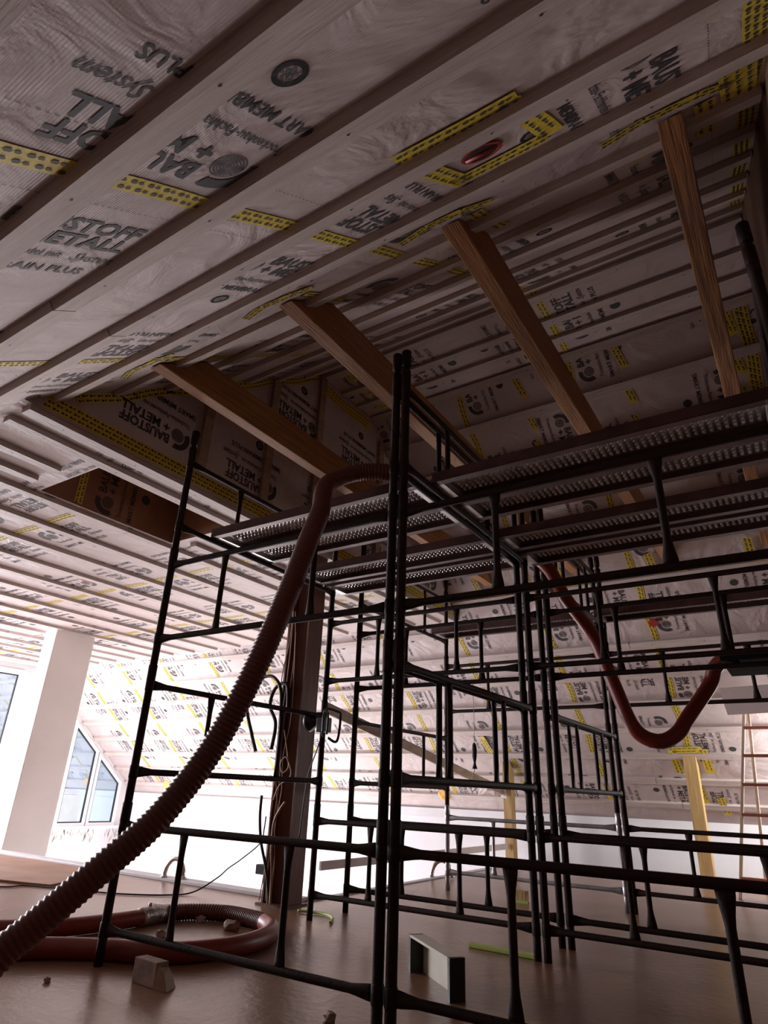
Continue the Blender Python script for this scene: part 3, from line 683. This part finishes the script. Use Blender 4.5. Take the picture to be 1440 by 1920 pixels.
# ------------------------------------------------------------------ work lamp clamped on the scaffold
lp = empty('work_lamp', (-3.10, 3.95, 1.30)); tag(lp, 'black work lamp with tubular stand hung on a left tower post', 'lamp')
mb = MB(); rr = [(0.0, 0.075), (0.02, 0.07), (0.08, 0.035), (0.13, 0.03)]
mb.sweep([(-0.17+d*1.0, 0, 0.02+d*0.1) for d, _ in rr], [r for _, r in rr], 16); mb.build('lamp_head', M['black'], parent=lp)
mb = MB(); mb.box((-0.06,-0.05,-0.06),(0.02,0.05,0.05)); bevel(mb.build('ballast_box', M['black'], parent=lp), 0.01)
mb = MB(); fr = [(-0.02,0,-0.09),(-0.02,0,0.10),(0.09,0.02,0.09),(0.12,0.02,0.05),(0.10,0.02,-0.12),(0.03,0,-0.10)]
mb.sweep(smooth_path(fr, 6), 0.010, 10)
mb.sweep(smooth_path([(0.02,-0.06,-0.08),(0.02,-0.06,0.07),(0.06,-0.06,0.07),(0.06,-0.06,-0.08)], 4), 0.008, 8); mb.build('stand', M['black'], parent=lp)
mb = MB(); mb.box((-0.12,0.05,-0.02),(-0.04,0.115,0.03)); mb.build('clamp', M['black'], parent=lp)

# ------------------------------------------------------------------ things hanging and leaning
hk = empty('hanging_tool', (-2.12, 4.50, 1.02)); tag(hk, 'black handled tool hanging on a white cord inside the rear left tower', 'tool')
mb = MB(); pr_ = [(0.18,0.008),(0.165,0.016),(0.13,0.021),(0.08,0.018),(0.045,0.010),(0.03,0.012),(0.0,0.022)]
mb.sweep([(0,0,z) for z, _ in pr_], [(r, r*0.5) for _, r in pr_], 12, ref=(1,0,0)); mb.build('handle', M['black'], parent=hk)
mb = MB(); mb.sweep([(0,0,0.17),(0.004,0,0.34),(0.0,0,0.612)], 0.002, 6); mb.sweep(smooth_path([(0,0,0.0),(-0.02,0,-0.06),(-0.035,0,-0.13),(-0.02,0,-0.15),(0.02,0,-0.12)],5), 0.003, 6); mb.build('cord', M['white_frame'], parent=hk)
# dark board lying on the rear right tower rails
mb = MB(); mb.box((-0.385,4.42,1.668),(0.12,5.05,1.705)); tag(bevel(mb.build('dark_board', M['matt_black'])), 'dark board laid across the rear right tower where the red hose ends', 'board')
mb = MB(); mb.obox((-0.40,7.9,1.88),(0.33,0,0.01),(0,0.012,0.004),(-0.02,0,0.14)); tag(mb.build('loose_sheet', M['pink_board']), 'pale pinkish sheet standing behind the dark board at right', 'sheet')
# step ladder
ld = empty('stepladder', (-0.7, 8.3, 0)); tag(ld, 'wooden stepladder with pale rails and red-brown rungs at the right edge', 'ladder')
def lrail(a, b, nm='rail'):
    mb = MB(); mb.beam(a, b, 0.03, 0.045, upv=(0,1,0)); bevel(mb.build(nm, M['ladder_wood'], parent=ld), 0.003)
lrail((-0.20,-0.35,0),(0.12,0.0,1.80)); lrail((0.42,-0.35,0),(0.46,0.0,1.80)); 
lrail((-0.02,0.40,0),(0.16,0.03,1.80), 'rear_rail'); lrail((0.40,0.40,0),(0.46,0.03,1.80), 'rear_rail')
for i in range(6):
    t = (i+0.6)/6.2; z = 1.8*t
    xl = -0.20+0.32*t; xr = 0.42+0.04*t; y = -0.35+0.35*t
    mb = MB(); mb.box((xl,y-0.03,z-0.015),(xr,y+0.03,z+0.015)); mb.build('rung', M['rung'], parent=ld)
mb = MB(); mb.box((0.06,-0.06,1.79),(0.50,0.08,1.82)); mb.build('top_step', M['ladder_wood'], parent=ld)
# bright handrail hoops at the stairwell edge
for (x, y, z0, ang, lab) in ((-5.32,4.62,0.028,0.2,'polished steel pipe bend at the stairwell edge left of the steel post'), (-4.10+0.42,6.91,0.012,0.6,'polished steel pipe bend on the floor between the scaffold towers')):
    mb = MB(); mb.sweep([(0.11*math.cos(a)*math.cos(ang), 0.11*math.cos(a)*math.sin(ang), 0.16*math.sin(a)) for a in np.linspace(0, math.pi, 16)], 0.022, 12)
    for s in (-1, 1): mb.sweep([(s*0.11*math.cos(ang), s*0.11*math.sin(ang), 0.0), (s*0.11*math.cos(ang), s*0.11*math.sin(ang), 0.015)], 0.034, 14)
    o = mb.build('pipe_bend', M['chrome']); o.location = (x, y, z0); tag(o, lab, 'pipe', 'steel pipe bends at the floor edge')
# floor pieces
ch = MB(); a = Vector((-1.99,3.37,0)); b = Vector((-1.58,3.04,0)); hh = 0.165; t = (b-a).normalized(); nn = Vector((-t.y, t.x, 0))
wch = 0.075
ch.beam(a+Vector((0,0,hh-0.006))+nn*wch/2, b+Vector((0,0,hh-0.006))+nn*wch/2, wch, 0.012)
ch.beam(a+Vector((0,0,hh/2))+nn*wch, b+Vector((0,0,hh/2))+nn*wch, 0.006, hh)
ch1 = empty('metal_channel'); tag(ch1, 'open pale metal box channel standing on edge on the floor, lower centre', 'channel')
ch.build('channel_body', M['ivory'], parent=ch1)
for p, s in ((a, 1), (b, -1)):
    e = MB(); e.obox(p+nn*wch/2+Vector((0,0,hh/2))+t*0.012*s, t*0.012, nn*wch/2, (0,0,hh/2)); e.build('end_block', M['black'], parent=ch1)
bl = empty('wood_block', (-2.80,2.36,0)); tag(bl, 'small brown offcut block lying in front of the hose loop', 'block')
mb = MB(); mb.obox((0.02,0.0,0.05),(0.085,-0.005,0),(0.005,0.03,0),(0,0,0.05)); bevel(mb.build('block_body', M['debris'], parent=bl))
mb = MB(); mb.add([(0.10,-0.04,0),(0.17,-0.02,0),(0.15,0.05,0),(0.10,0.03,0),(0.10,-0.03,0.085),(0.14,-0.02,0.065),(0.13,0.03,0.06),(0.10,0.03,0.08)], [(0,3,2,1),(4,5,6,7),(0,1,5,4),(1,2,6,5),(2,3,7,6),(3,0,4,7)]); mb.build('chipped_end', M['board_wood'], parent=bl)
def rubble(x, y, s, lab, seed, matl=None):
    r_ = random.Random(seed); bm = bmesh.new(); bmesh.ops.create_icosphere(bm, subdivisions=2, radius=s)
    for v in bm.verts:
        k = 1+r_.uniform(-.35, .3); v.co = Vector((v.co.x*k*1.3, v.co.y*k, max(-s*0.55, v.co.z*k*.9)))
    me = bpy.data.meshes.new('rubble'); bm.to_mesh(me); bm.free(); me.materials.append(matl or M['debris'])
    o = bpy.data.objects.new('rubble_piece', me); COL.objects.link(o); o.location = (x, y, s*0.55); tag(o, lab, 'rubble', 'rubble pieces on the floor')
rubble(-1.84, 2.50, 0.022, 'rubble crumb at the bottom edge left of the twin scaffold posts', 1)
rubble(-3.144, 2.087, 0.014, 'tiny dark crumb alone on the floor at lower left', 2)
rubble(-3.70, 3.50, 0.028, 'small dark lump inside the hose loop, left of the bigger one', 3)
rubble(-3.36, 3.45, 0.042, 'biggest dark rubble lump inside the hose loop', 4)
rubble(-3.52, 3.03, 0.026, 'small rubble lump beside the scaffold strut inside the hose loop', 5)
mb = MB(); mb.beam((-2.0,4.12,0.012),(-1.55,4.10,0.012),0.05,0.022); tag(bevel(mb.build('batten_strip', M['greenish'])), 'yellow-green strip lying on the floor between the front towers', 'strip')
cable('green_hose', [(-3.47,4.24,0.012),(-3.33,4.28,0.012),(-3.20,4.26,0.012),(-3.10,4.18,0.012),(-3.02,4.05,0.012)], 0.010, M['greenish'], 'short curved green tube on the floor by the steel post foot', 'tube')
mb = MB(); mb.box((-2.45,5.98,0),(-2.36,6.06,0.09)); bx_ = empty('small_crate'); tag(bx_, 'small tan box with a green base on the bright floor', 'box')
bevel(mb.build('box_body', M['post_wood'], parent=bx_)); mb = MB(); mb.box((-2.47,5.96,0),(-2.34,5.975,0.02)); mb.build('green_base', M['greenish'], parent=bx_)
for (x, y, z, lab) in ((-5.12, 9.72, 0, 'orange foam blob low on the roof slope behind the front left tower'), (-11.87, 9.74, 0, 'orange foam blob low on the roof slope near the left windows')):
    bm = bmesh.new(); bmesh.ops.create_icosphere(bm, subdivisions=3, radius=0.11)
    for v in bm.verts: v.co *= 1+0.15*math.sin(v.co.x*60)*math.cos(v.co.z*50); v.co.y *= 0.5
    me = bpy.data.meshes.new('foam'); bm.to_mesh(me); bm.free(); me.materials.append(M['foam'])
    o = bpy.data.objects.new('foam_blob', me); COL.objects.link(o); o.location = (x, y, zf(y)-0.01); tag(o, lab, 'foam', 'foam blobs on the roof slope')
mb = MB(); mb.sweep([(-6.571,3.811,ZC-0.004),(-6.571,3.811,ZC-0.02)], 0.075, 24); tag(mb.build('ceiling_box', M['red']), 'round red junction box set in the low flat ceiling at left', 'junction box')
mb = MB(); c3 = Vector((-1.26,7.52,zf(7.52))); mb.sweep([c3+Vector(nF)*0.01, c3+Vector(nF)*0.03], 0.05, 24); tag(mb.build('ceiling_box', M['red']), 'round red junction box high on the far roof slope at right', 'junction box')
# rough panel lying at the stairwell edge
mb = MB(); mb.add([(-8.6,4.50,0),(-6.1,4.52,0),(-5.70,3.62,0),(-6.35,3.45,0),(-8.6,4.30,0)]+[(-8.6,4.50,.02),(-6.1,4.52,.02),(-5.70,3.62,.02),(-6.35,3.45,.02),(-8.6,4.30,.02)],
    [(4,3,2,1,0),(5,6,7,8,9)]+[(i,(i+1)%5,5+(i+1)%5,5+i) for i in range(5)])
tag(mb.build('floor_panel', M['brownbox']), 'rough brown panel lying flat along the stairwell edge at left', 'panel')

# crumpled film hanging at the brace end
rf = random.Random(11); mb = MB(); n = 6
vs = [(-4.22+0.09*i+rf.uniform(-.02,.02), 9.02+rf.uniform(-.05,.05), 0.88+0.045*j-0.03*abs(i-2)+rf.uniform(-.02,.02)) for j in range(4) for i in range(n)]
mb.add(vs, [(j*n+i, j*n+i+1, (j+1)*n+i+1, (j+1)*n+i) for j in range(3) for i in range(n-1)])
o = mb.build('plastic_film', M['pink_board']); so = o.modifiers.new('thickness', 'SOLIDIFY'); so.thickness = 0.002
tag(o, 'crumpled pale film caught where the slanting brace meets the timber post', 'film')
